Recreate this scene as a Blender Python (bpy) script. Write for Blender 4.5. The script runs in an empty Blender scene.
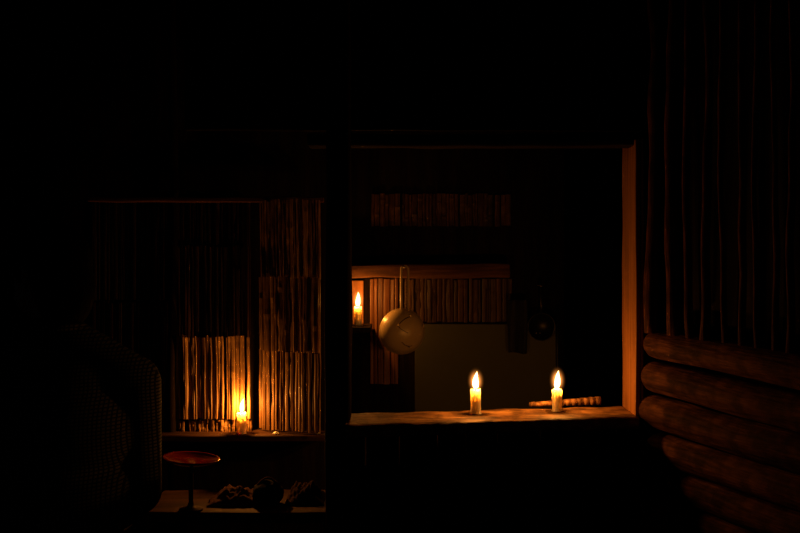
import bpy, bmesh, math, random
from mathutils import Vector, Matrix, noise
PI = math.pi
sc = bpy.context.scene
C = sc.collection
CAMZ = 1.30
F = 1000.0            # focal length in pixels of the 800 px wide frame
HOR = 250.0           # the horizon's row

def W(px, py, Y):     # place in the room: a sight line at distance Y from the viewer
    return Vector(((px - 400.0) / F * Y, Y, CAMZ - (py - HOR) / F * Y))

# ------------------------------------------------------------------ materials
def nodes(name):
    m = bpy.data.materials.new(name); m.use_nodes = True
    nt = m.node_tree; b = nt.nodes['Principled BSDF']
    return m, nt, b

def wood(name, c1, c2, axis='Z', scale=30.0, rough=0.75, bump=0.4, stretch=0.06, dark=0.45, spec=0.3, patch=None, tint=False):
    c1 = (c1[0], c1[1] * .80, c1[2] * .55); c2 = (c2[0], c2[1] * .80, c2[2] * .55)
    m, nt, b = nodes(name)
    N, L = nt.nodes, nt.links
    tc = N.new('ShaderNodeTexCoord'); mp = N.new('ShaderNodeMapping')
    s = [1.0, 1.0, 1.0]; s['XYZ'.index(axis)] = stretch
    mp.inputs['Scale'].default_value = s
    L.new(tc.outputs['Object'], mp.inputs['Vector'])
    n = N.new('ShaderNodeTexNoise'); n.inputs['Scale'].default_value = scale; n.inputs['Detail'].default_value = 6; n.inputs['Roughness'].default_value = 0.6
    n.inputs['Distortion'].default_value = 0.4
    L.new(mp.outputs['Vector'], n.inputs['Vector'])
    n2 = N.new('ShaderNodeTexNoise'); n2.inputs['Scale'].default_value = scale * 5; n2.inputs['Detail'].default_value = 3
    L.new(mp.outputs['Vector'], n2.inputs['Vector'])
    r = N.new('ShaderNodeValToRGB')
    r.color_ramp.elements[0].position = 0.32; r.color_ramp.elements[0].color = (*[v * dark for v in c1], 1)
    r.color_ramp.elements[1].position = 0.68; r.color_ramp.elements[1].color = (*c2, 1)
    e = r.color_ramp.elements.new(0.48); e.color = (*c1, 1)
    L.new(n.outputs['Fac'], r.inputs['Fac'])
    mx = N.new('ShaderNodeMix'); mx.data_type = 'RGBA'; mx.blend_type = 'MULTIPLY'; mx.inputs['Factor'].default_value = 0.55
    r2 = N.new('ShaderNodeValToRGB'); r2.color_ramp.elements[0].position = .35; r2.color_ramp.elements[0].color = (.35, .33, .3, 1); r2.color_ramp.elements[1].position = .6; r2.color_ramp.elements[1].color = (1, 1, 1, 1)
    L.new(n2.outputs['Fac'], r2.inputs['Fac'])
    L.new(r.outputs['Color'], mx.inputs['A']); L.new(r2.outputs['Color'], mx.inputs['B'])
    out = mx.outputs['Result']
    if patch:
        n3 = N.new('ShaderNodeTexNoise'); n3.inputs['Scale'].default_value = patch; n3.inputs['Detail'].default_value = 4
        L.new(tc.outputs['Object'], n3.inputs['Vector'])
        r3 = N.new('ShaderNodeValToRGB'); r3.color_ramp.elements[0].position = .42; r3.color_ramp.elements[0].color = (.3, .28, .27, 1); r3.color_ramp.elements[1].position = .58; r3.color_ramp.elements[1].color = (1, 1, 1, 1)
        L.new(n3.outputs['Fac'], r3.inputs['Fac'])
        m3 = N.new('ShaderNodeMix'); m3.data_type = 'RGBA'; m3.blend_type = 'MULTIPLY'; m3.inputs['Factor'].default_value = .8
        L.new(out, m3.inputs['A']); L.new(r3.outputs['Color'], m3.inputs['B']); out = m3.outputs['Result']
    if tint:
        at = N.new('ShaderNodeAttribute'); at.attribute_name = 'slat'
        m4 = N.new('ShaderNodeMix'); m4.data_type = 'RGBA'; m4.blend_type = 'MULTIPLY'; m4.inputs['Factor'].default_value = 1
        L.new(out, m4.inputs['A']); L.new(at.outputs['Color'], m4.inputs['B']); out = m4.outputs['Result']
    L.new(out, b.inputs['Base Color'])
    b.inputs['Roughness'].default_value = rough
    b.inputs['Specular IOR Level'].default_value = spec
    bp = N.new('ShaderNodeBump'); bp.inputs['Strength'].default_value = bump; bp.inputs['Distance'].default_value = 0.003
    ad = N.new('ShaderNodeMath'); ad.operation = 'ADD'
    L.new(n.outputs['Fac'], ad.inputs[0]); L.new(n2.outputs['Fac'], ad.inputs[1])
    L.new(ad.outputs[0], bp.inputs['Height']); L.new(bp.outputs['Normal'], b.inputs['Normal'])
    return m

def plain(name, c, rough=0.6, metal=0.0, noise_s=40, var=0.3, bump=0.1, spec=0.4):
    m, nt, b = nodes(name)
    N, L = nt.nodes, nt.links
    tc = N.new('ShaderNodeTexCoord')
    n = N.new('ShaderNodeTexNoise'); n.inputs['Scale'].default_value = noise_s; n.inputs['Detail'].default_value = 4
    L.new(tc.outputs['Object'], n.inputs['Vector'])
    r = N.new('ShaderNodeValToRGB')
    r.color_ramp.elements[0].position = .3; r.color_ramp.elements[0].color = (*[v * (1 - var) for v in c], 1)
    r.color_ramp.elements[1].position = .7; r.color_ramp.elements[1].color = (*c, 1)
    L.new(n.outputs['Fac'], r.inputs['Fac']); L.new(r.outputs['Color'], b.inputs['Base Color'])
    b.inputs['Roughness'].default_value = rough; b.inputs['Metallic'].default_value = metal
    b.inputs['Specular IOR Level'].default_value = spec
    bp = N.new('ShaderNodeBump'); bp.inputs['Strength'].default_value = bump; bp.inputs['Distance'].default_value = .002
    L.new(n.outputs['Fac'], bp.inputs['Height']); L.new(bp.outputs['Normal'], b.inputs['Normal'])
    return m

M = {}
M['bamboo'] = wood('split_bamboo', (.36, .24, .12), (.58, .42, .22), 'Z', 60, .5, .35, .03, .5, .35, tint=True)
M['bamboo_dark'] = wood('shaded_bamboo', (.075, .040, .022), (.14, .075, .038), 'Z', 60, .55, .4, .03, .3, .35, tint=True)  # darker copy of the bamboo: shade of the dim mats put into its colour
M['bamboo_red'] = wood('reddish_bamboo', (.26, .13, .06), (.40, .22, .10), 'Z', 60, .5, .4, .03, .35, .4, tint=True)
M['soot'] = wood('sooty_timber', (.012, .009, .007), (.02, .014, .01), 'Z', 25, .9, .4, .08, .5, .08)
M['soot_x'] = wood('sooty_crosswise_timber', (.012, .009, .007), (.02, .014, .01), 'X', 25, .9, .4, .08, .5, .08)
M['sill'] = wood('worn_sill_plank', (.38, .23, .12), (.66, .46, .26), 'X', 45, .6, 1.0, .16, .2, .3, patch=24)
M['jamb'] = wood('smooth_jamb_board', (.42, .21, .08), (.50, .27, .11), 'Z', 14, .6, .2, .06, .75, .3)
M['beam'] = wood('rough_cross_beam', (.085, .042, .022), (.15, .08, .04), 'X', 26, .8, .6, .06, .4, .2)
M['rail'] = wood('thin_red_rail', (.12, .06, .03), (.2, .1, .05), 'X', 26, .8, .6, .06, .4, .2)
M['log'] = wood('weathered_log', (.13, .058, .036), (.27, .135, .085), 'Z', 34, .8, 1.0, .10, .2, .08, patch=17)
M['pole'] = wood('thin_bark_pole', (.13, .055, .028), (.23, .105, .055), 'Z', 34, .8, .9, .10, .4, .1, patch=16)
M['bench'] = wood('bench_plank', (.06, .032, .018), (.11, .06, .033), 'X', 20, .7, .5, .07, .35, .25)
M['panel'] = plain('dull_olive_panel', (.085, .085, .05), .8, 0, 6, .15, .05, .1)
M['wick'] = plain('charred_wick', (.01, .008, .006), .9)
M['plastic'] = plain('cream_plastic', (.50, .37, .18), .34, 0, 25, .12, .04, .5)
M['redplastic'] = plain('red_enamel', (.22, .007, .006), .14, 0, 20, .2, .03, .6)
M['iron'] = plain('sooty_iron', (.012, .011, .010), .38, .6, 60, .4, .1, .5)
M['nail'] = plain('steel_nail', (.4, .38, .36), .4, 1.0)
M['blackcloth'] = plain('black_cloth', (.018, .016, .015), .9, 0, 80, .4, .3, .1)
M['cloth'] = plain('rust_cloth', (.13, .06, .04), .9, 0, 60, .4, .3, .1)
M['blanket'] = plain('brown_blanket', (.07, .04, .026), .95, 0, 120, .5, .5, .05)
M['earth'] = plain('trodden_earth', (.05, .036, .025), .95, 0, 8, .5, .5, .1)
M['thatch'] = wood('sooty_thatch', (.008, .006, .004), (.013, .009, .006), 'Y', 60, .95, .8, .05, .5, .03)
M['skin'] = plain('skin', (.20, .11, .07), .6, 0, 30, .15, .05, .3)
M['hair'] = wood('black_hair', (.004, .0035, .003), (.007, .006, .005), 'Z', 120, .9, .5, .05, .5, .02)
M['trousers'] = plain('dark_trousers', (.02, .02, .024), .9, 0, 90, .3, .2, .1)

# wax: lets the flame's light glow through it
m, nt, b = nodes('candle_wax')
b.inputs['Base Color'].default_value = (.97, .88, .66, 1); b.inputs['Roughness'].default_value = .35
b.inputs['Subsurface Weight'].default_value = 1.0; b.inputs['Subsurface Radius'].default_value = (1.0, .72, .42)
b.inputs['Subsurface Scale'].default_value = .05; b.subsurface_method = 'BURLEY'
M['wax'] = m
# flame body: bright emission that hides nothing of the light inside
def flame_mat(name, col, strength, opacity):
    m = bpy.data.materials.new(name); m.use_nodes = True
    nt = m.node_tree; nt.nodes.clear(); N, L = nt.nodes, nt.links
    o = N.new('ShaderNodeOutputMaterial'); a = N.new('ShaderNodeAddShader'); t = N.new('ShaderNodeBsdfTransparent'); e = N.new('ShaderNodeEmission')
    tc = N.new('ShaderNodeTexCoord'); sp = N.new('ShaderNodeSeparateXYZ'); r = N.new('ShaderNodeValToRGB')
    L.new(tc.outputs['Generated'], sp.inputs[0]); L.new(sp.outputs['Z'], r.inputs['Fac'])
    r.color_ramp.elements[0].position = 0.0; r.color_ramp.elements[0].color = (*[v * .35 for v in (col[0], col[1] * .8, col[2] * .9)], 1)
    r.color_ramp.elements[1].position = 1.0; r.color_ramp.elements[1].color = (col[0] * .5, col[1] * .38, col[2] * .2, 1)
    k = r.color_ramp.elements.new(.22); k.color = (*col, 1)
    k = r.color_ramp.elements.new(.75); k.color = (*col, 1)
    L.new(r.outputs['Color'], e.inputs['Color']); e.inputs['Strength'].default_value = strength
    L.new(t.outputs[0], a.inputs[0]); L.new(e.outputs[0], a.inputs[1]); L.new(a.outputs[0], o.inputs['Surface'])
    return m
M['flame'] = flame_mat('candle_flame', (1.0, .74, .36), 3.2, 1)
# added halo imitating lens bloom round the flame: emission fading outwards
def halo_mat(h, r):
    m = bpy.data.materials.new('flame_halo_glow'); m.use_nodes = True
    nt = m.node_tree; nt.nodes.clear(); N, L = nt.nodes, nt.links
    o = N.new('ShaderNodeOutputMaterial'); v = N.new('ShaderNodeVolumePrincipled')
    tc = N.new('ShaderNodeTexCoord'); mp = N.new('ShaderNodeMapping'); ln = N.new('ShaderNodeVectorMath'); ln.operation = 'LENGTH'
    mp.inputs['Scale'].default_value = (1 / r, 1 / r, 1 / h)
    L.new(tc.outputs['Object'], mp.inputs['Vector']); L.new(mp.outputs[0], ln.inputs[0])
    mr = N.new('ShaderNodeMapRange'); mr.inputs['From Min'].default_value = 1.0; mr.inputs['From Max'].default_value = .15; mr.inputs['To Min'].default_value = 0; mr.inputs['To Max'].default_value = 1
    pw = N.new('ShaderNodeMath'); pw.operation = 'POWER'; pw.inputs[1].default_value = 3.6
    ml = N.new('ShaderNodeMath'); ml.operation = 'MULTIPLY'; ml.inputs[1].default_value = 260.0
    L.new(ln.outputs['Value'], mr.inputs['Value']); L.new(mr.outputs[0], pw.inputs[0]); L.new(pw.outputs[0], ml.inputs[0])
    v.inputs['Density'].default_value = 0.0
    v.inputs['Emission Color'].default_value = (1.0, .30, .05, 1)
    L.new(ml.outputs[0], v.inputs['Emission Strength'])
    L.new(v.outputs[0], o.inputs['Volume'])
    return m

# plaid shirt
m, nt, b = nodes('plaid_shirt_cloth')
N, L = nt.nodes, nt.links
tc = N.new('ShaderNodeTexCoord')
def band(axis, freq, lo):
    w = N.new('ShaderNodeTexWave'); w.wave_type = 'BANDS'; w.bands_direction = axis; w.inputs['Scale'].default_value = freq
    w.inputs['Distortion'].default_value = .6; w.inputs['Detail'].default_value = 1; w.inputs['Detail Scale'].default_value = 2
    L.new(tc.outputs['Object'], w.inputs['Vector'])
    r = N.new('ShaderNodeValToRGB'); r.color_ramp.elements[0].position = lo; r.color_ramp.elements[1].position = lo + .15
    L.new(w.outputs['Fac'], r.inputs['Fac']); return r
w1 = band('X', 40, .25); w2 = band('Z', 40, .25)
mu = N.new('ShaderNodeMix'); mu.data_type = 'RGBA'; mu.blend_type = 'MULTIPLY'; mu.inputs['Factor'].default_value = 1
L.new(w1.outputs['Color'], mu.inputs['A']); L.new(w2.outputs['Color'], mu.inputs['B'])
m2 = N.new('ShaderNodeMix'); m2.data_type = 'RGBA'
m2.inputs['A'].default_value = (.02, .02, .018, 1); m2.inputs['B'].default_value = (.13, .125, .09, 1)
L.new(mu.outputs['Result'], m2.inputs['Factor']); L.new(m2.outputs['Result'], b.inputs['Base Color'])
b.inputs['Roughness'].default_value = .95; b.inputs['Specular IOR Level'].default_value = .05
M['plaid'] = m

# ------------------------------------------------------------------ helpers
def tag(o, label=None, cat=None, group=None, kind=None):
    if label: o['label'] = label
    if cat: o['category'] = cat
    if group: o['group'] = group
    if kind: o['kind'] = kind
    return o

def thing(name, loc, label=None, cat=None, group=None, kind=None):
    o = bpy.data.objects.new(name, None); C.objects.link(o)
    o.location = loc; o.empty_display_size = .05
    return tag(o, label, cat, group, kind)

def obj(name, bm, mat, parent=None, smooth=True, origin=None, mods=None):
    """bm in world coordinates; the origin goes to the parent's place or to `origin`."""
    me = bpy.data.meshes.new(name)
    off = Vector(parent['_w']) if parent is not None and '_w' in parent else (Vector(parent.location) if parent is not None else Vector((0, 0, 0)))
    org = Vector(origin) if origin is not None else (off.copy() if parent is not None else Vector((0, 0, 0)))
    bmesh.ops.translate(bm, verts=bm.verts, vec=-org)
    bmesh.ops.recalc_face_normals(bm, faces=bm.faces)
    bm.to_mesh(me); bm.free()
    me.materials.append(mat)
    for p in me.polygons: p.use_smooth = smooth
    o = bpy.data.objects.new(name, me); C.objects.link(o)
    if parent is not None:
        o.parent = parent; o.location = org - off
    else:
        o.location = org
    o['_w'] = list(org)
    return o

def box(bm, c, s, rot=None, bev=0.0, jit=0.0, cuts=0, seed=0):
    t = bmesh.new(); bmesh.ops.create_cube(t, size=1.0)
    bmesh.ops.scale(t, verts=t.verts, vec=s)
    if cuts:
        ax = max(range(3), key=lambda i: s[i])
        es = [e for e in t.edges if abs((e.verts[0].co - e.verts[1].co)[ax]) > .5 * s[ax]]
        bmesh.ops.subdivide_edges(t, edges=es, cuts=cuts, use_grid_fill=True)
    if bev:
        es = [e for e in t.edges if len(e.link_faces) == 2 and e.calc_face_angle(0) > .5]
        bmesh.ops.bevel(t, geom=es, offset=bev, segments=2, affect='EDGES', profile=.6)
    if jit:
        for v in t.verts:
            v.co += noise.noise_vector(v.co * 9 + Vector((seed, seed * 1.7, 0))) * jit
    if rot is not None: bmesh.ops.rotate(t, verts=t.verts, cent=(0, 0, 0), matrix=rot)
    bmesh.ops.translate(t, verts=t.verts, vec=c)
    me = bpy.data.meshes.new('tmp'); t.to_mesh(me); t.free(); bm.from_mesh(me); bpy.data.meshes.remove(me)

def tube(bm, pts, radii, n=10, cap=True):
    rings = []
    pts = [Vector(p) for p in pts]
    up = Vector((0, 0, 1))
    t0 = (pts[1] - pts[0]).normalized()
    if abs(t0.dot(up)) > .9: up = Vector((1, 0, 0))
    a = t0.cross(up).normalized()
    for i, p in enumerate(pts):
        t = (pts[min(i + 1, len(pts) - 1)] - pts[max(i - 1, 0)]).normalized()
        a = (a - t * a.dot(t)).normalized(); b_ = t.cross(a)
        r = radii[i] if hasattr(radii, '__len__') else radii
        ring = []
        for k in range(n):
            an = 2 * PI * k / n
            ring.append(bm.verts.new(p + (a * math.cos(an) + b_ * math.sin(an)) * r))
        rings.append(ring)
    for i in range(len(rings) - 1):
        for k in range(n):
            bm.faces.new((rings[i][k], rings[i][(k + 1) % n], rings[i + 1][(k + 1) % n], rings[i + 1][k]))
    if cap:
        bm.faces.new(rings[0][::-1]); bm.faces.new(rings[-1])
    return rings

def lathe(bm, prof, c, n=32, wob=None):
    """prof: (r, z) pairs; closes on the axis where r = 0"""
    rings = []
    for (r, z) in prof:
        if r <= 1e-6: rings.append([bm.verts.new(Vector(c) + Vector((0, 0, z)))]); continue
        ring = []
        for k in range(n):
            an = 2 * PI * k / n
            rr, zz = (r, z) if wob is None else wob(r, z, an)
            ring.append(bm.verts.new(Vector(c) + Vector((rr * math.cos(an), rr * math.sin(an), zz))))
        rings.append(ring)
    for i in range(len(rings) - 1):
        A, B = rings[i], rings[i + 1]
        for k in range(n):
            k2 = (k + 1) % n
            if len(A) == 1 and len(B) == 1: continue
            if len(A) == 1: bm.faces.new((A[0], B[k], B[k2]))
            elif len(B) == 1: bm.faces.new((A[k], A[k2], B[0]))
            else: bm.faces.new((A[k], A[k2], B[k2], B[k]))

def nb(): return bmesh.new()

# ------------------------------------------------------------------ camera
cam = bpy.data.cameras.new('camera'); co = bpy.data.objects.new('camera', cam); C.objects.link(co)
cam.sensor_width = 36; cam.lens = 36 * F / 800; cam.clip_start = .05; cam.clip_end = 60
co.location = (0, 0, CAMZ); co.rotation_euler = (PI / 2, 0, 0)
cam.shift_y = -(266.5 - HOR) / 800
sc.camera = co

# ------------------------------------------------------------------ shell
bm = nb()
n = 60
bmesh.ops.create_grid(bm, x_segments=n, y_segments=n, size=3.2)
for v in bm.verts:
    v.co.z = -abs(noise.noise(v.co * 1.5)) * .02
    v.co.y += 2.2
tag(obj('floor', bm, M['earth']), kind='structure')
bm = nb(); box(bm, (0, 2.2, 2.42), (6.4, 6.4, .10), cuts=10, jit=.02); tag(obj('ceiling', bm, M['thatch']), kind='structure')
bm = nb(); box(bm, (0, 5.3, 1.2), (6.4, .06, 2.4)); tag(obj('wall_far', bm, M['soot']), kind='structure')
# the timber front below the window ledge, upright boards
rng = random.Random(3)
bm = nb()
x = -.165
while x < .60:
    w = rng.uniform(.07, .11); w = min(w, .605 - x)
    if w < .02: break
    box(bm, (x + w / 2, 2.49 + .12 * (x + .165) + rng.uniform(-.003, .003), .42), (w - .004, .022, .84), bev=.003, cuts=4, jit=.002, seed=x * 9)
    x += w
box(bm, (.22, 2.61, .42), (.78, .02, .84))  # unseen backing, added to stop candlelight leaking through the board gaps
tag(obj('wall_front', bm, M['soot']), kind='structure')

# ------------------------------------------------------------------ window frame
win = thing('window_1', (.2, 2.5, .87), kind='structure')
bm = nb()
pl = W(325, 250, 2.44).x; pr = W(350, 250, 2.44).x
box(bm, ((pl + pr) / 2, 2.49, 1.2), (pr - pl, .10, 2.37), bev=.008, cuts=14, jit=.006, seed=4)
obj('post', bm, M['soot'], win)
JX = .5845
bm = nb()
box(bm, (JX + .006, 2.555, .885 + .345), (.012, .15, .69), bev=.002, cuts=12, jit=.0022, seed=7)
obj('jamb', bm, M['jamb'], win)
bm = nb()
box(bm, (JX + .0165, 2.49, .885 + .34), (.007, .018, .71), bev=.002, cuts=12, jit=.002, seed=2)
obj('corner_batten', bm, M['jamb'], win)
bm = nb()
box(bm, (.20, 2.53, 1.575), (.86, .07, .03), bev=.004, cuts=10, jit=.004, seed=8)
obj('lintel', bm, M['soot_x'], win)
bm = nb()
box(bm, (.05, 2.56, 1.60 + .39), (1.2, .03, .77), bev=.004, cuts=10, jit=.003, seed=8)
obj('boarding', bm, M['soot'], win)

# the ledge plank carrying two candles
SZ = .890
bm = nb()
def sill_front(u): return 2.335 + .12 * u + noise.noise(Vector((u * 7, 3, 0))) * .010 + noise.noise(Vector((u * 30, 9, 0))) * .004
def sill_back(u): return 2.50 + .13 * u + noise.noise(Vector((u * 6, 13, 0))) * .010
nu, nv = 90, 14
x0s, x1s = -.128, .588
top, bot = [], []
for i in range(nu + 1):
    u = i / nu; X = x0s + (x1s - x0s) * u
    rt, rb = [], []
    for j in range(nv + 1):
        w = j / nv; Y = sill_front(u) * (1 - w) + sill_back(u) * w
        z = SZ + noise.noise(Vector((X * 9, Y * 34, 1))) * .0035 + noise.noise(Vector((X * 30, Y * 90, 5))) * .0012
        if w == 0: z -= .004
        rt.append(bm.verts.new((X, Y, z)))
        rb.append(bm.verts.new((X, Y + (.006 if w == 0 else 0), SZ - .030 + noise.noise(Vector((X * 12, Y * 20, 3))) * .003)))
    top.append(rt); bot.append(rb)
for i in range(nu):
    for j in range(nv):
        bm.faces.new((top[i][j], top[i + 1][j], top[i + 1][j + 1], top[i][j + 1]))
        bm.faces.new((bot[i][j], bot[i][j + 1], bot[i + 1][j + 1], bot[i + 1][j]))
    bm.faces.new((top[i][0], bot[i][0], bot[i + 1][0], top[i + 1][0]))
    bm.faces.new((top[i][nv], top[i + 1][nv], bot[i + 1][nv], bot[i][nv]))
for i in (0, nu):
    for j in range(nv):
        bm.faces.new((top[i][j], top[i][j + 1], bot[i][j + 1], bot[i][j]))
tag(obj('ledge_plank', bm, M['sill'], origin=(.23, 2.45, SZ - .03), smooth=True),
    'rough worn wooden plank forming the window ledge under two burning candles', 'plank')

# split stick lying at the back of the ledge behind the right candle
a = W(531, 409, 2.590); a.z = SZ + .004
bvec = W(602, 408, 2.625); bvec.z = SZ + .004
L_ = (bvec - a).length; ang = math.atan2(bvec.y - a.y, bvec.x - a.x)
bm = nb()
ns = 46
lo, hi = [], []
rows = []
for i in range(ns + 1):
    u = i / ns
    h = .010 + .011 * u + noise.noise(Vector((u * 25, 0, 4))) * .0010 - (.0012 if (i % 5 == 2 and i > 14) else 0)
    dpt = .0 + (.0060 if i % 4 == 2 and i > 12 else 0) + noise.noise(Vector((u * 40, 5, 4))) * .001
    row = [(u * L_, dpt, 0), (u * L_, dpt - .001, h * .55), (u * L_, dpt + .002, h), (u * L_, .016, h * .95), (u * L_, .018, 0)]
    rows.append([bm.verts.new(Vector(a) + Matrix.Rotation(ang, 3, 'Z') @ Vector(p)) for p in row])
for i in range(ns):
    for k in range(5):
        bm.faces.new((rows[i][k], rows[i + 1][k], rows[i + 1][(k + 1) % 5], rows[i][(k + 1) % 5]))
bm.faces.new(rows[0]); bm.faces.new(rows[-1][::-1])
M['offcut'] = wood('notched_offcut', (.42, .25, .13), (.66, .44, .24), 'Z', 90, .6, .6, .3, .12, .3, patch=60)
tag(obj('wood_offcut', bm, M['offcut'], origin=a), 'notched strip of wood lying behind the rightmost candle on the ledge', 'wood strip')

# ------------------------------------------------------------------ candles
LIGHT = (1.0, .34, .045)
def candle(base, r, h, fh, fr, lean, power, label, seed, tilt=0.0, halo=True):
    base = Vector(base)
    t = thing('candle', base, label, 'candle', 'burning white candles')
    rg = random.Random(seed)
    drips = [(rg.uniform(0, 2 * PI), rg.uniform(.35, .95), rg.uniform(.05, .13)) for _ in range(6)]
    def wob(rr, z, an):
        f = z / h
        k = 1.0 + .025 * noise.noise(Vector((math.cos(an) * 1.3, math.sin(an) * 1.3, z * 40 + seed)))
        for (da, dl, dw) in drips:
            dd = abs((an - da + PI) % (2 * PI) - PI)
            if f > 1 - dl: k += dw * math.exp(-(dd / .22) ** 2) * (1.0 if f < .97 else .5) * (1.3 if f < 1 - dl + .12 else .8)
        zz = z
        if f > .93: zz += .0016 * math.sin(an * 2 + seed) + .001 * math.sin(an * 3 + 2 * seed)
        return (rr * k if rr > r * .5 else rr, zz)
    prof = [(0, 0), (r * 1.20, .0), (r * 1.16, .0015), (r * 1.02, .004)] + [(r * (1 + .01 * math.sin(i)), h * (.1 + .86 * i / 14)) for i in range(15)] + \
           [(r * .99, h * .98), (r * .93, h * 1.0), (r * .84, h * .99), (r * .76, h * .955), (r * .5, h * .935), (r * .2, h * .93), (0, h * .93)]
    bm = nb(); lathe(bm, prof, base, 40, wob)
    obj('wax_body', bm, M['wax'], t)
    bm = nb()
    wp = [base + Vector((0, 0, h * .92)), base + Vector((.0003, 0, h * .92 + .004)), base + Vector((.0010, 0, h * .92 + .008)), base + Vector((.0022, 0, h * .92 + .0105))]
    tube(bm, wp, [.0011, .0011, .001, .0008], 8)
    obj('wick', bm, M['wick'], t)
    fz = h * .92 + .0048
    prof = []
    for i in range(25):
        u = i / 24
        rr = fr * (math.sin(PI * min(1, u ** .62)) ** .8) * (1 - .22 * u) if 0 < u < 1 else 0
        prof.append((rr, fz + fh * u))
    bm = nb(); lathe(bm, prof, base, 20)
    for v in bm.verts:
        u = (v.co.z - base.z - fz) / fh
        v.co.x += lean * u * u + .0006 * math.sin(u * 7 + seed)
        v.co.y += .0006 * math.sin(u * 5)
    fc = base + Vector((lean * .2, 0, fz + fh * .45))
    fl = obj('flame', bm, M['flame'], t)
    if halo:
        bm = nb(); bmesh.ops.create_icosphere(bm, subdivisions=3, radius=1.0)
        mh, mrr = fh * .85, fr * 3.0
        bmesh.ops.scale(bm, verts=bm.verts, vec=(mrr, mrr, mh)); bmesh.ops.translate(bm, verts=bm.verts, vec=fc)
        mo = obj('flame_halo', bm, halo_mat(mh, mrr), fl, origin=fc)  # glow shell added for lens bloom, no part of the flame
    ld = bpy.data.lights.new('candle_light', 'POINT'); ld.energy = power; ld.color = LIGHT; ld.shadow_soft_size = fr * .9
    lo = bpy.data.objects.new('candle_light', ld); C.objects.link(lo); lo.location = fc - base; lo.parent = t
    return t

c1 = W(475.5, 413.6, 2.5); c1.z = SZ + .0005
c2 = W(557, 410.6, 2.545); c2.z = SZ + .0005
candle(c1, .0128, .0610, .0460, .0082, .003, 1.02, 'burning cream candle standing alone in the middle of the ledge', 1)
candle(c2, .0120, .0560, .0475, .0080, .0045, 1.02, 'burning cream candle in front of the notched wood strip on the ledge', 5)
c3 = W(358, 325.5, 3.22)
candle(c3, .0125, .0600, .0490, .0078, .001, 1.15, 'burning candle on the small inner shelf left of the strainer', 9)
LEFTY = 2.80
c4 = W(241.5, 433.5, LEFTY - .038)
candle(c4, .0125, .0580, .0400, .0062, .006, 1.75, 'burning candle standing against the split bamboo wall in the left opening', 13)

# ------------------------------------------------------------------ split bamboo panels
def bamboo_panel(name, xa, xb, ya, yb, Yf, mat, label, seed, gap=.18, wmin=.004, wmax=.014, group=None, ragged=.004, curl=.0):
    """upright slats tied into a mat; xa..xb, ya..yb are sight-line bounds at the mat's own distance Yf(u, v)"""
    rg = random.Random(seed)
    Y0 = Yf(.5, .5)
    A = W(xa, ya, Y0); B = W(xb, yb, Y0)
    wid = B.x - A.x; zt, zb = A.z, B.z
    bm = nb()
    lay = bm.loops.layers.float_color.new('slat')
    x = 0.0
    nseg = 14
    while x < wid - .003:
        w = min(rg.uniform(wmin, wmax), wid - x)
        if rg.random() < gap:
            x += rg.uniform(.001, .0045); continue
        d0 = rg.uniform(-.004, .004); yaw = rg.uniform(-.35, .35)
        top = zt + rg.uniform(-ragged, ragged * .6); bt = zb + rg.uniform(-ragged * .5, ragged * .5)
        ph = rg.uniform(0, 10); th = rg.uniform(.0022, .004)
        bow = rg.uniform(-.003, .003)
        nodes_ = [rg.uniform(0, 1) for _ in range(1)]
        rings = []
        for i in range(nseg + 1):
            v = i / nseg
            z = top + (bt - top) * v
            cx = A.x + x + w / 2 + .0016 * noise.noise(Vector((ph, v * 3, 0))) + .0
            hw = (w - .0014) / 2 * (1 + .07 * noise.noise(Vector((ph, v * 5, 4))))
            Y = Yf((x + w / 2) / wid, v) + d0 + bow * math.sin(PI * v) + .0022 * noise.noise(Vector((ph, v * 4, 9))) - curl * (1 - v) ** 6 + abs(0)
            for nn in nodes_:
                if abs(v - nn) < .5 / nseg: Y -= .0012
            ring = []
            for (sx, sy) in ((-1, 0), (-.5, -.55), (.5, -.55), (1, 0), (1, 1), (-1, 1)):
                ring.append(bm.verts.new((cx + hw * sx, Y + sy * th + yaw * hw * sx, z)))
            rings.append(ring)
        for i in range(nseg):
            for k in range(6):
                bm.faces.new((rings[i][k], rings[i][(k + 1) % 6], rings[i + 1][(k + 1) % 6], rings[i + 1][k]))
        bm.faces.new(rings[0]); bm.faces.new(rings[-1][::-1])
        tn = rg.choice((1, .95, .85, .72, .5, .8, .9)) * rg.uniform(.85, 1)
        for rgn in rings:
            for vv in rgn:
                for lp in vv.link_loops: lp[lay] = (tn, tn ** 1.15, tn ** 1.3, 1)
        x += w
    o = obj(name, bm, mat, smooth=False, origin=(A.x + wid / 2, Y0, zb))
    tag(o, label, 'bamboo mat', group)
    return o
GL = 'split bamboo mats of the left wall'
Yb = LEFTY
bamboo_panel('bamboo_mat', 178, 252, 336, 419, lambda u, v: Yb - .006 - .004 * (1 - v), M['bamboo'], 'split bamboo mat glowing brightest, directly behind the left candle', 11, .16, curl=.010)
bamboo_panel('bamboo_mat', 178, 252, 420, 434, lambda u, v: Yb + .002, M['bamboo'], 'lowest short split bamboo mat beside the left candle foot', 12, .22)
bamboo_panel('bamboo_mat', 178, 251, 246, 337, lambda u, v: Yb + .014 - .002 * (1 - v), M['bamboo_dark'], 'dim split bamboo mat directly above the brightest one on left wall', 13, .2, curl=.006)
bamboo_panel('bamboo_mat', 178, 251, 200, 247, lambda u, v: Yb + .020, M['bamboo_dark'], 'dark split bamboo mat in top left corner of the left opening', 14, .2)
bamboo_panel('bamboo_mat', 257, 322, 200, 279, lambda u, v: Yb - .012 - .075 * u - .03 * (1 - v), M['bamboo'], 'reddish split bamboo mat in the top right corner of left opening', 15, .2)
bamboo_panel('bamboo_mat', 257, 322, 277, 352, lambda u, v: Yb - .010 - .090 * u - .014 * (1 - v), M['bamboo'], 'orange lit split bamboo mat halfway up beside the dark post', 16, .10, wmin=.007, wmax=.022, curl=.004)
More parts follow.
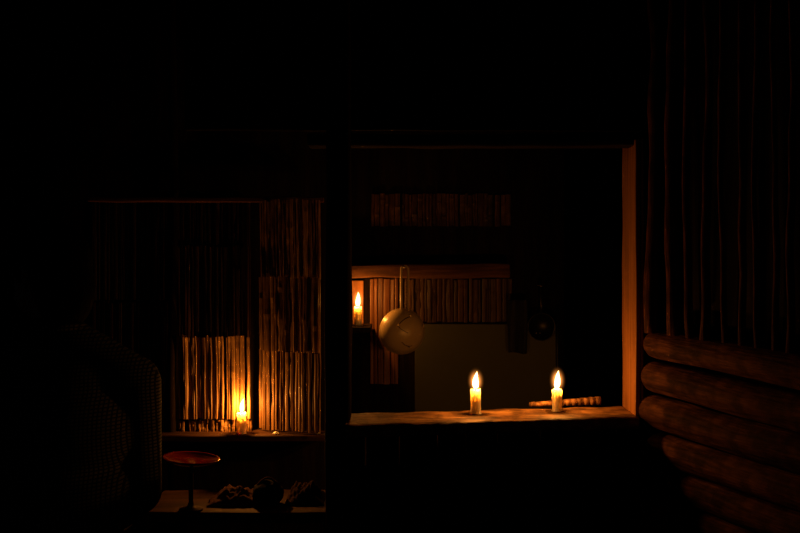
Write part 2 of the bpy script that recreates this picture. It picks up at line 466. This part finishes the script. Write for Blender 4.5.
bamboo_panel('bamboo_mat', 257, 322, 351, 431, lambda u, v: Yb - .002 - .080 * u, M['bamboo'], 'split bamboo mat low on left wall, right of the candle', 17, .2, curl=.003)
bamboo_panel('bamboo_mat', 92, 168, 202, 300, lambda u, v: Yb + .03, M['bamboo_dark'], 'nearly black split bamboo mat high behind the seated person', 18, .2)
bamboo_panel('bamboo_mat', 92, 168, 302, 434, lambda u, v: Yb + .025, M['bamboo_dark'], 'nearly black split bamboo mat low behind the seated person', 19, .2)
bm = nb(); box(bm, (-.88, Yb + .045, 1.1), (1.36, .02, 2.2), cuts=3); tag(obj('wall_left', bm, M['soot']), kind='structure')
bm = nb(); p = W(172, 300, Yb - .01)
tube(bm, [(p.x + .004 * math.sin(i * 1.3), Yb - .0 + .003 * math.cos(i), .0 + i * .236) for i in range(11)], [.012 + .001 * math.sin(i * 2) for i in range(11)], 12)
tag(obj('bamboo_upright', bm, M['soot'], origin=(p.x, Yb, 0)), 'dark upright pole at the left edge of lit bamboo mats', 'pole')
# rail over the left opening, ledge beneath the mats
bm = nb(); A = W(88, 197, 2.76); B = W(324, 202, 2.76)
box(bm, ((A.x + B.x) / 2, 2.765, (A.z + B.z) / 2), (B.x - A.x, .03, .014), bev=.003, cuts=14, jit=.003)
tag(obj('trim_1', bm, M['rail']), kind='structure')
lt = W(241, 433.5, LEFTY - .038).z
bm = nb(); A = W(88, 434, 2.75); B = W(326, 434, 2.75)
box(bm, ((A.x + B.x) / 2, 2.786, lt - .0105), (B.x - A.x, .085, .018), bev=.004, cuts=20, jit=.003, rot=None, seed=3)
tag(obj('ledge_beam', bm, M['bench'], origin=(-.5, 2.76, lt - .02)), 'narrow dark wooden ledge below the bamboo mats carrying the left candle', 'ledge')
# little lumps of hardened wax on that ledge
def lump(p, r, label):
    bm = nb(); bmesh.ops.create_icosphere(bm, subdivisions=3, radius=1)
    for v in bm.verts:
        v.co *= 1 + .2 * noise.noise(v.co * 2 + Vector(p) * 9)
        v.co.z = max(v.co.z, -.35)
        v.co = Vector((v.co.x * r * 1.3, v.co.y * r, (v.co.z + .35) * r * .8)) + Vector(p)
    tag(obj('wax_lump', bm, M['wax'], origin=p), label, 'wax lump')
q = W(276, 432, 2.757); q.z = lt + .0005; lump(q, .006, 'small pale wax lump on left ledge nearer the candle')
q = W(317, 430, 2.757); q.z = lt + .0005; lump(q, .0055, 'small pale wax lump on left ledge beside the dark post')

# ------------------------------------------------------------------ the room behind the window
IY = 3.36
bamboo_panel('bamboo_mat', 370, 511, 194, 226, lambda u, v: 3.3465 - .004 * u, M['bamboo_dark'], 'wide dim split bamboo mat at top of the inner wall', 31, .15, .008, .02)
bamboo_panel('bamboo_mat', 370, 398.5, 279, 384, lambda u, v: 3.3465, M['bamboo_red'], 'tall split bamboo strip between inner shelf and strainer', 32, .08, .012, .026)
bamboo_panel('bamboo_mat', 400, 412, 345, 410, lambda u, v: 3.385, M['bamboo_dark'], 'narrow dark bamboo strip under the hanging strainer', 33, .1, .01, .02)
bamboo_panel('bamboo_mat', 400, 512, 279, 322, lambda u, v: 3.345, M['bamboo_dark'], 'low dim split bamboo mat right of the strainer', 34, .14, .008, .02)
bm = nb(); A = W(350, 281, 3.30); B = W(363, 330, 3.30)
box(bm, ((A.x + B.x) / 2 - .06, 3.3455, (A.z + B.z) / 2 - .0), (B.x - A.x + .12, .014, A.z - B.z), bev=.002, cuts=8, jit=.002)
tag(obj('board', bm, M['jamb'], origin=((A.x + B.x) / 2, 3.345, B.z)), 'smooth orange lit board directly behind the inner shelf candle', 'board')
bm = nb(); A = W(344, 264, 3.27); B = W(511, 278, 3.27)
box(bm, ((A.x + B.x) / 2, 3.295, (A.z + B.z) / 2), (B.x - A.x, .05, A.z - B.z), bev=.006, cuts=16, jit=.006)
tag(obj('cross_beam', bm, M['beam'], origin=(0, 3.295, B.z)), 'rough horizontal beam that the strainer hangs from', 'beam')
# inner shelf
sz3 = c3.z
bm = nb(); A = W(338, 326, 3.2); B = W(371, 326, 3.2)
box(bm, ((A.x + B.x) / 2, 3.245, sz3 - .010), (B.x - A.x, .155, .018), bev=.003, cuts=6, jit=.0012)
tag(obj('inner_shelf', bm, M['soot_x'], origin=((A.x + B.x) / 2, 3.245, sz3 - .02)), 'small plank shelf with a candle inside the hut', 'shelf')
# dull panel
bm = nb(); A = W(415, 325, 3.30); B = W(558, 416, 3.30)
box(bm, ((A.x + B.x) / 2, 3.338, A.z / 2), (B.x - A.x, .030, A.z), bev=.002)
tag(obj('olive_sheet', bm, M['panel'], smooth=False, origin=((A.x + B.x) / 2, 3.338, 0)), 'flat dull olive panel behind the two ledge candles', 'panel')
bm = nb(); p = W(558.5, 330, 3.27)
tube(bm, [(p.x + .002 * math.sin(i * 1.7), 3.285, .0 + i * .158) for i in range(8)], [.006 + .0006 * math.sin(i * 3) for i in range(8)], 10)
tag(obj('panel_stake', bm, M['bamboo_red'], origin=(p.x, 3.285, 0)), 'thin upright stake at right edge of the olive panel', 'stake')
bm = nb(); box(bm, (.12, 3.3675, 1.1), (.86, .03, 2.2), cuts=3); tag(obj('wall_back', bm, M['soot']), kind='structure')

# ------------------------------------------------------------------ strainer
SY = 3.205
sc0 = W(402.5, 331.5, SY)
st = thing('strainer', sc0, 'cream plastic strainer with long looped handle hanging from the beam', 'strainer')
R = 22.6 * SY / F
bm = nb()
yaw = Matrix.Rotation(.22, 3, 'Z')
# shallow bowl, its outside turned to the viewer
prof = [(0, -.043), (R * .25, -.042), (R * .5, -.037), (R * .72, -.028), (R * .88, -.016), (R * .97, -.003), (R, .004), (R * 1.03, .006), (R * 1.03, .0085),
        (R * .97, .0085), (R * .93, 0), (R * .84, -.012), (R * .68, -.024), (R * .47, -.033), (R * .24, -.0375), (0, -.039)]
lathe(bm, prof, (0, 0, 0), 48)
for v in bm.verts:
    v.co = yaw @ Vector((v.co.x, v.co.z, v.co.y)) + sc0
obj('bowl', bm, M['plastic'], st)
def onbowl(dx, dz, lift=.0):
    rr = math.hypot(dx, dz); k = min(rr / R, .98)
    d = -.043 * math.sqrt(max(0, 1 - k * k)) ** 1.0
    return yaw @ Vector((dx, d - lift, dz)) + sc0
M['slot'] = plain('strainer_slot', (.05, .032, .018), .7)
k_ = SY / F
def stroke(pts):
    bm = nb()
    P = [onbowl((a_ - 402.5) * k_, (331.5 - b_) * k_, .0006) for a_, b_ in pts]
    tube(bm, P, .0011, 6); obj('slot', bm, M['slot'], st)
stroke([(395, 325), (398, 321.5), (402, 318.5), (406, 316.8), (410, 316)])
stroke([(395, 325), (398, 328), (402, 330.5), (405, 332)])
stroke([(399, 341), (402, 343.8), (406, 345.4), (410, 345)])
for (a_, b_) in ((409, 315.5), (396, 324.5), (408, 346), (422, 326)):
    bm = nb(); bmesh.ops.create_icosphere(bm, subdivisions=2, radius=.0040)
    bmesh.ops.translate(bm, verts=bm.verts, vec=onbowl((a_ - 402.5) * k_, (331.5 - b_) * k_, .0030))
    obj('foot', bm, M['plastic'], st)
bm = nb(); e = W(387.5, 350.5, SY)
tube(bm, [W(390, 346.5, SY), W(388.6, 348.8, SY), e], [.005, .0042, .0030], 10); obj('pouring_lug', bm, M['plastic'], st)
# handle: two rails joined by a round top and short rungs
bm = nb()
hp = []
xl, xr = 401.2, 408.2
hp += [W(xl, 311, SY + .002)] + [W(xl, y_, SY) for y_ in range(305, 270, -6)]
for i in range(1, 8):
    a_ = PI - PI * i / 8
    hp.append(W((xl + xr) / 2 + (xr - xl) / 2 * math.cos(a_), 269.5 - 3.6 * math.sin(a_), SY))
hp += [W(xr, y_, SY) for y_ in range(270, 306, 6)] + [W(xr, 311, SY + .002)]
tube(bm, hp, .0042, 10)
for i in range(9):
    y_ = 282 + i * 3.0
    tube(bm, [W(xr - 2.4, y_, SY), W(xr + .2, y_ - .6, SY)], .0016, 6)
obj('handle', bm, M['plastic'], st)
bm = nb(); hp = W((xl + xr) / 2, 267.6, SY)
tube(bm, [(hp.x, SY - .014, hp.z + .001), (hp.x, 3.283, hp.z - .002)], .0016, 8)
tube(bm, [(hp.x, SY - .016, hp.z + .001), (hp.x, SY - .0135, hp.z + .001)], .0034, 10)
tag(obj('nail', bm, M['nail'], origin=(hp.x, 3.28, hp.z)), 'nail in the beam holding up the strainer handle', 'nail')

# dark things hanging right of the panel's top
bm = nb()
A = W(508, 300, 3.27); B = W(527, 353, 3.27)
gx, gz = 14, 24
front, back = [], []
for i in range(gx + 1):
    f_, b_ = [], []
    for j in range(gz + 1):
        u, v = i / gx, j / gz
        X = A.x + (B.x - A.x) * (u + .06 * math.sin(v * 4) * (u - .5)); Z = A.z + (B.z - A.z) * v + (.003 * math.sin(u * 6) if j == gz else 0)
        Y = 3.268 + .006 * math.sin(u * 11 + v * 1.2) * (0.4 + .6 * v)
        f_.append(bm.verts.new((X, Y, Z))); b_.append(bm.verts.new((X, Y + .003, Z)))
    front.append(f_); back.append(b_)
for i in range(gx):
    for j in range(gz):
        bm.faces.new((front[i][j], front[i + 1][j], front[i + 1][j + 1], front[i][j + 1]))
        bm.faces.new((back[i][j], back[i][j + 1], back[i + 1][j + 1], back[i + 1][j]))
    for j in (0, gz): bm.faces.new((front[i][j], front[i + 1][j], back[i + 1][j], back[i][j]))
for j in range(gz):
    for i in (0, gx): bm.faces.new((front[i][j], front[i][j + 1], back[i][j + 1], back[i][j]))
tag(obj('hanging_cloth', bm, M['blackcloth'], origin=(A.x, 3.27, B.z)), 'black rag hanging over the top edge of olive panel', 'cloth')
pc = W(542, 327, 3.25)
pan = thing('saucepan', pc, 'soot black pan hanging over the top right of olive panel', 'pan')
bm = nb(); lathe(bm, [(0, 0), (.037, 0), (.041, .004), (.043, .030), (.046, .032), (.044, .034), (.041, .030), (.039, .006), (.0, .004)], (0, 0, 0), 36)
for v in bm.verts: v.co = Vector((v.co.x, -v.co.z + .04, v.co.y)) + pc
obj('pan_body', bm, M['iron'], pan)
bm = nb(); tube(bm, [pc + Vector((0, .012, .040)), pc + Vector((0, .008, .07)), pc + Vector((0, .012, .13))], [.006, .005, .007], 10)
obj('handle', bm, M['iron'], pan)
for dx in (-.006, .006):
    bm = nb(); bmesh.ops.create_icosphere(bm, subdivisions=2, radius=.0022); bmesh.ops.translate(bm, verts=bm.verts, vec=pc + Vector((dx - .012, .0 + .003, -.020))); obj('rivet', bm, M['nail'], pan)
bm = nb(); hp = pc + Vector((0, 0, .125))
tube(bm, [(hp.x, 3.250, hp.z + .008), (hp.x, 3.42, hp.z + .006)], .0018, 8)
tag(obj('peg', bm, M['nail'], origin=(hp.x, 3.42, hp.z)), 'metal peg that the soot black pan hangs from', 'peg')

# ------------------------------------------------------------------ log wall on the right
dv = Vector((.31, -1, 0)).normalized()
def wl(t): return Vector((.625 + .31 * t, 2.5 - t, 0))
def log(t0, z, r, seed, label, t1=1.05, droop=0.0):
    rg = random.Random(seed)
    p0 = wl(t0); p1 = wl(t1)
    Ln = (p1 - p0).length
    bm = nb()
    n = 28; rings = []
    prof = [(.0, .25), (.003, .55), (.010, .80), (.022, .94), (.045, 1.0)] + [(.045 + (Ln - .045) * i / 50, 1.0) for i in range(1, 51)]
    for (s, k) in prof:
        ring = []
        for a_ in range(n):
            an = 2 * PI * a_ / n
            wv = noise.noise(Vector((math.cos(an) * 1.1, math.sin(an) * 1.1, s * 6 + seed * 3.1)))
            wv2 = noise.noise(Vector((math.cos(an) * 5, math.sin(an) * 5, s * 9 + seed)))
            rr = r * k * (1 + .05 * wv + .03 * wv2) * .985
            # local frame: length on Z, so the grain can follow it
            ring.append(bm.verts.new((rr * math.cos(an), rr * math.sin(an) + .004 * math.sin(s * 5 + seed) , s)))
        rings.append(ring)
    for i in range(len(rings) - 1):
        for a_ in range(n):
            bm.faces.new((rings[i][a_], rings[i][(a_ + 1) % n], rings[i + 1][(a_ + 1) % n], rings[i + 1][a_]))
    bm.faces.new(rings[0][::-1]); bm.faces.new(rings[-1])
    me = bpy.data.meshes.new('log')
    bmesh.ops.recalc_face_normals(bm, faces=bm.faces); bm.to_mesh(me); bm.free()
    for p in me.polygons: p.use_smooth = True
    me.materials.append(M['log'])
    o = bpy.data.objects.new('log', me); C.objects.link(o)
    zax = dv; xax = Vector((0, 0, 1)).cross(zax).normalized(); yax = zax.cross(xax)
    mw = Matrix((xax, yax, zax)).transposed().to_4x4()
    mw.translation = Vector((p0.x, p0.y, z))
    o.matrix_world = mw
    tag(o, label, 'log', 'stacked logs of the right wall')
    return o
log(.006, 1.064, .037, 1, 'topmost stacked log, directly under the upright poles')
log(-.004, .984, .039, 2, 'second stacked log from the top, bulging towards the window frame')
log(-.016, .902, .041, 3, 'third stacked log from the top, touching the foot of window frame')
log(.020, .820, .037, 4, 'fourth stacked log from the top, lying below window ledge height')
log(.084, .744, .036, 5, 'fifth stacked log from the top, the lowest one that shows clearly')
log(.15, .670, .036, 6, 'sixth stacked log from the top, at the bottom right edge')

ordn = ['first', 'second', 'third', 'fourth', 'fifth', 'sixth', 'seventh', 'eighth', 'ninth']
for i, (px, wpx) in enumerate([(653, 9), (672, 9), (688.5, 6.5), (705, 7), (723, 5), (740, 6), (756, 5), (773, 5), (791, 6)]):
    t = None
    # the pole's foot: where this sight line meets the log wall
    sx = (px - 400) / F
    t = (sx * 2.5 - .600) / (.31 + sx)
    p = wl(t) - Vector((.025, 0, 0)); r = wpx / 2 / F * p.y * (1.35 if i < 2 else 1.15)
    rg = random.Random(50 + i)
    pts, rad = [], []
    ph = rg.uniform(0, 9); lean = rg.uniform(-.004, .012)
    for k in range(27):
        u = k / 26; z = 1.098 + u * 1.27
        pts.append((p.x + lean * u + .005 * math.sin(u * 7 + ph) + .006 * noise.noise(Vector((ph, u * 9, 0))), p.y + .003 * math.sin(u * 5 + ph), z))
        rad.append(r * (1.15 - .35 * u) * (1 + .25 * noise.noise(Vector((ph, u * 12, 3)))))
    bm = nb(); tube(bm, pts, rad, 12)
    tag(obj('upright_pole', bm, M['pole'], origin=(p.x, p.y, 1.098)),
        ordn[i] + ' thin upright bark pole from the window frame, standing on the logs', 'pole', 'upright poles above the logs')
# dark boards closing the side behind poles and logs
bm = nb()
n0 = Vector((1, .31, 0)).normalized()
pa = wl(-.02) + n0 * .075; pb = wl(1.05) + n0 * .075
mid = (pa + pb) / 2; ln = (pb - pa).length
box(bm, (mid.x, mid.y, 1.18), (.02, ln, 2.34), rot=None)
bmesh.ops.rotate(bm, verts=bm.verts, cent=(mid.x, mid.y, 0), matrix=Matrix.Rotation(math.atan2(.31, 1), 3, 'Z'))
tag(obj('wall_right', bm, M['soot']), kind='structure')

# roof poles
for i in range(6):
    x = -1.5 + i * .62
    bm = nb(); tube(bm, [(x + .01 * math.sin(k), .2 + k * .5, 2.338 + .003 * math.sin(k * 2)) for k in range(11)], .026, 10)
    tag(obj('rafter', bm, M['soot'], origin=(x, .2, 2.33)), 'sooty round roof pole lost in the darkness overhead', 'rafter', 'roof poles')

# ------------------------------------------------------------------ low bench at left with things on it
BZ = CAMZ - .258 * 2.52
bx0, bx1 = W(153, 500, 2.6).x, W(352, 500, 2.6).x
bn = thing('bench', ((bx0 + bx1) / 2, 2.58, 0), 'dim wooden bench under the left opening holding cloths and bag', 'bench')
bm = nb(); box(bm, ((bx0 + bx1) / 2, 2.60, BZ - .014), (bx1 - bx0, .24, .028), bev=.004, cuts=16, jit=.004); obj('seat_plank', bm, M['bench'], bn)
for x in (bx0 + .05, bx1 - .05):
    for y in (2.51, 2.68):
        bm = nb(); tube(bm, [(x, y, 0), (x, y, (BZ - .028) / 2), (x, y, BZ - .026)], .018, 12); obj('leg', bm, M['bench'], bn)

def cloth(name, cx, cy, sx, sy, h, mat, label, cat, seed):
    bm = nb(); nx, ny = 44, 30; f_, b_ = [], []
    for i in range(nx + 1):
        r1, r2 = [], []
        for j in range(ny + 1):
            u, v = i / nx * 2 - 1, j / ny * 2 - 1
            env = max(0, 1 - (abs(u) ** 3)) * max(0, 1 - abs(v) ** 3)
            fold = .5 + .35 * noise.noise(Vector((u * 2.2 + seed, v * 2.4, 0))) + .28 * abs(noise.noise(Vector((u * 4.5, v * 4 + seed, 2)))) + .12 * noise.noise(Vector((u * 9, v * 9, seed)))
            z = BZ + .004 + h * env * max(.05, fold)
            X = cx + sx * u * (1 + .12 * noise.noise(Vector((v * 2, seed, u)))); Y = cy + sy * v * (1 + .12 * noise.noise(Vector((u * 2, seed, 7))))
            r1.append(bm.verts.new((X, Y, z))); r2.append(bm.verts.new((X, Y, BZ + .0015)))
        f_.append(r1); b_.append(r2)
    for i in range(nx):
        for j in range(ny):
            bm.faces.new((f_[i][j], f_[i + 1][j], f_[i + 1][j + 1], f_[i][j + 1])); bm.faces.new((b_[i][j], b_[i][j + 1], b_[i + 1][j + 1], b_[i + 1][j]))
        for j in (0, ny): bm.faces.new((f_[i][j], f_[i + 1][j], b_[i + 1][j], b_[i][j]))
    for j in range(ny):
        for i in (0, nx): bm.faces.new((f_[i][j], f_[i][j + 1], b_[i][j + 1], b_[i][j]))
    tag(obj(name, bm, mat, origin=(cx, cy, BZ)), label, cat)
p = W(236, 495, 2.57); cloth('crumpled_cloth', p.x, 2.58, .068, .055, .050, M['cloth'], 'crumpled rust coloured cloth lying on bench left of the bag', 'cloth', 3.3)
p = W(306, 495, 2.60); cloth('folded_blanket', p.x, 2.60, .050, .060, .060, M['blanket'], 'crumpled brown blanket on bench beside the dark post', 'blanket', 8.1)
# dark bag
p = W(268, 500, 2.56)
bag = thing('cloth_bag', (p.x, 2.56, BZ), 'black rounded cloth bag on bench between rust cloth and blanket', 'bag')
bm = nb(); bmesh.ops.create_icosphere(bm, subdivisions=4, radius=1)
for v in bm.verts:
    c_ = v.co.copy()
    z = max(c_.z, -.75)
    k = 1 + .08 * noise.noise(c_ * 2.3) + .05 * noise.noise(c_ * 6)
    v.co = Vector((p.x + c_.x * .040 * k, 2.56 + c_.y * .038 * k, BZ + .0015 + (z + .75) * .034 * k))
obj('bag_body', bm, M['blackcloth'], bag)
bm = nb(); tube(bm, [(p.x - .026 + .052 * i / 10, 2.555, BZ + .050 + .018 * math.sin(PI * i / 10)) for i in range(11)], .0028, 8); obj('strap', bm, M['cloth'], bag)

# red dish on a stem
RY = 2.50
rp = W(191, 461, RY)
rd = thing('pedestal_dish', (rp.x, RY, BZ), 'red glossy round dish raised on a thin stem, left end of bench', 'dish')
rr = 28.5 / F * RY
bm = nb(); lathe(bm, [(0, -.006), (rr * .35, -.006), (rr * .75, -.003), (rr * .97, .005), (rr, .008), (rr * .985, .0095), (rr * .94, .007), (rr * .72, .0), (rr * .3, -.003), (0, -.003)], rp, 48)
bmesh.ops.rotate(bm, verts=bm.verts, cent=rp, matrix=Matrix.Rotation(math.radians(4.5), 3, 'Y'))
obj('dish', bm, M['redplastic'], rd)
bm = nb(); hh = rp.z - .006 - BZ
lathe(bm, [(0, .001), (.03, .001), (.029, .005), (.010, .010), (.006, .02), (.0055, hh * .8), (.012, hh), (0, hh)], (rp.x, RY, BZ), 24)
obj('stem', bm, M['bench'], rd)

# ------------------------------------------------------------------ person seated at left, back to the viewer
def cap(bm, a_, ra, b_, rb, n=14):
    a_, b_ = Vector(a_), Vector(b_); d = b_ - a_
    pts, rad = [], []
    for i in range(5): th = (i / 5) * PI / 2; pts.append(a_ - d.normalized() * ra * math.cos(th)); rad.append(max(ra * math.sin(th), .0008))
    for i in range(6): u = i / 5; pts.append(a_ + d * u); rad.append(ra + (rb - ra) * u)
    for i in range(1, 6): th = (i / 5) * PI / 2; pts.append(b_ + d.normalized() * rb * math.sin(th)); rad.append(max(rb * math.cos(th), .0008))
    tube(bm, pts, rad, n)
def ell(bm, c, s, rot=None):
    q = bmesh.ops.create_icosphere(bm, subdivisions=3, radius=1.0); vs = q['verts']
    bmesh.ops.scale(bm, verts=vs, vec=s)
    if rot is not None: bmesh.ops.rotate(bm, verts=vs, cent=(0, 0, 0), matrix=rot)
    bmesh.ops.translate(bm, verts=vs, vec=c)

PB = Vector((-.760, 2.20, 0)); HEAD = math.radians(14)          # faces away, turned a little left
RZ = Matrix.Rotation(HEAD, 3, 'Z')
RH = Matrix.Rotation(math.radians(62), 3, 'Z')
def QH(x, y, z): return RH @ Vector((x, y - .03, 0)) + RZ @ Vector((0, .03, 0)) + PB + Vector((0, 0, z + .036))
def lift(z): return z + .036 * min(1, max(0, (z - .56) / .4))
def Q(x, y, z): return RZ @ Vector((x, y, 0)) + PB + Vector((0, 0, lift(z)))
def person_shape(bm, what, g=0.0):
    if what in ('body', 'shirt'):
        ell(bm, Q(0, .0, .62), (.150 + g, .105 + g, .13), RZ)
        ell(bm, Q(0, .005, .74), (.148 + g, .108 + g, .14), RZ)
        ell(bm, Q(0, .015, .87), (.160 + g, .112 + g, .15), RZ)
        ell(bm, Q(0, .020, .975), (.140 + g, .085 + g, .075), RZ)
        for s in (-1, 1):
            cap(bm, Q(s * .02, .02, 1.050), .056 + g, Q(s * .150, .015, .975), .052 + g)
            cap(bm, Q(s * .168, .02, .965), .052 + g, Q(s * .182, .055, .73), .040 + g)
            cap(bm, Q(s * .182, .055, .73), .040 + g, Q(s * .13, .27, .635), .030 + g)
    if what == 'shirt':
        cap(bm, Q(0, .022, 1.05), .060, Q(0, .028, 1.085), .056)
        ell(bm, Q(0, 0, .56), (.158, .115, .09), RZ)
    if what == 'body':
        cap(bm, Q(0, .025, 1.03), .052, Q(0, .035, 1.14), .048)
        ell(bm, QH(0, .05, 1.215), (.070, .085, .098), RH)
        ell(bm, QH(0, .085, 1.165), (.050, .052, .055), RH)
        cap(bm, QH(0, .128, 1.215), .008, QH(0, .148, 1.185), .012)
        cap(bm, QH(-.02, .137, 1.155), .006, QH(.02, .137, 1.155), .006)
        for s in (-1, 1):
            ell(bm, QH(s * .072, .045, 1.205), (.009, .017, .030), RZ)
            ell(bm, QH(s * .028, .122, 1.222), (.013, .010, .008), RZ)
            # hands resting on the thighs
            w0 = Q(s * .13, .27, .635); hd = Q(s * .115, .335, .618)
            cap(bm, w0, .026, hd, .028)
            for f in range(4):
                o = (f - 1.5) * .019
                k1 = Q(s * .115 + o, .362, .618); k2 = Q(s * .115 + o, .392 + (.006 if f in (1, 2) else 0), .606); k3 = Q(s * .115 + o, .408 + (.008 if f in (1, 2) else 0), .585)
                cap(bm, hd + (k1 - hd) * .5, .0095, k1, .0092, 8); cap(bm, k1, .0092, k2, .0086, 8); cap(bm, k2, .0086, k3, .0075, 8)
            t1 = Q(s * .115 - s * .040, .335, .612); t2 = Q(s * .115 - s * .045, .365, .602)
            cap(bm, hd, .012, t1, .011, 8); cap(bm, t1, .011, t2, .009, 8)
    if what in ('body', 'trousers'):
        ell(bm, Q(0, .01, .545), (.165 + g, .12 + g, .09), RZ)
        for s in (-1, 1):
            cap(bm, Q(s * .085, .03, .545), .082 + g, Q(s * .115, .40, .535), .056 + g)
            cap(bm, Q(s * .115, .40, .535), .056 + g, Q(s * .115, .42, .10 if what == 'body' else .12), .038 + g)
            if what == 'body':
                cap(bm, Q(s * .115, .41, .045), .038, Q(s * .125, .52, .030), .028)

def remeshed(name, what, g, mat, parent, vox, pre=None):
    bm = nb(); person_shape(bm, what, g)
    if pre: pre(bm)
    o = obj(name, bm, mat, parent)
    r = o.modifiers.new('r', 'REMESH'); r.mode = 'VOXEL'; r.voxel_size = vox; r.use_smooth_shade = True
    s = o.modifiers.new('s', 'SMOOTH'); s.factor = .5; s.iterations = 4
    return o
person = thing('person', (PB.x, PB.y, 0), 'person in a plaid shirt seated in the dark, back turned', 'person')
remeshed('body', 'body', 0.0, M['skin'], person, .006)
shirt = remeshed('plaid_shirt', 'shirt', .010, M['plaid'], person, .008)
remeshed('trousers', 'trousers', .008, M['trousers'], person, .009)
bm = nb()
ell(bm, QH(0, .040, 1.235), (.081, .092, .092), RH); ell(bm, QH(0, .000, 1.18), (.072, .056, .095), RH)
bmesh.ops.create_icosphere(bm, subdivisions=1, radius=.0001)
o = obj('hair', bm, M['hair'], person)
r = o.modifiers.new('r', 'REMESH'); r.mode = 'VOXEL'; r.voxel_size = .006; r.use_smooth_shade = True
# collar
bm = nb()
cp = [Q(.060 * math.sin(a_), .026 - .056 * math.cos(a_), 1.088 + .006 * math.cos(a_)) for a_ in [(-PI + .5) + (2 * PI - 1.0) * i / 24 for i in range(25)]]
tube(bm, cp, .011, 10)
obj('collar', bm, M['plaid'], shirt)
# stool that carries the person
sx_, sy_ = PB.x, PB.y
stool = thing('stool', (sx_, sy_, 0), 'low round three-legged wooden stool under the seated person', 'stool')
bm = nb(); lathe(bm, [(0, .40), (.17, .40), (.178, .405), (.178, .44), (.17, .447), (0, .447)], (sx_, sy_, 0), 36); obj('seat', bm, M['bench'], stool)
for k in range(3):
    a_ = k * 2 * PI / 3 + .5
    bm = nb(); tube(bm, [(sx_ + .16 * math.cos(a_), sy_ + .16 * math.sin(a_), 0), (sx_ + .11 * math.cos(a_), sy_ + .11 * math.sin(a_), .402)], [.016, .02], 12); obj('leg', bm, M['bench'], stool)

for o in bpy.data.objects:
    if '_w' in o: del o['_w']

# ------------------------------------------------------------------ world and view
w = bpy.data.worlds.new('night'); sc.world = w; w.use_nodes = True
w.node_tree.nodes['Background'].inputs['Color'].default_value = (.8, .85, 1.0, 1)
w.node_tree.nodes['Background'].inputs['Strength'].default_value = .003
sc.view_settings.view_transform = 'Standard'; sc.view_settings.look = 'None'
sc.view_settings.exposure = 0.0; sc.view_settings.gamma = 1.0; sc.view_settings.use_curve_mapping = False
sc.cycles.use_denoising = True
sc.cycles.max_bounces = 6
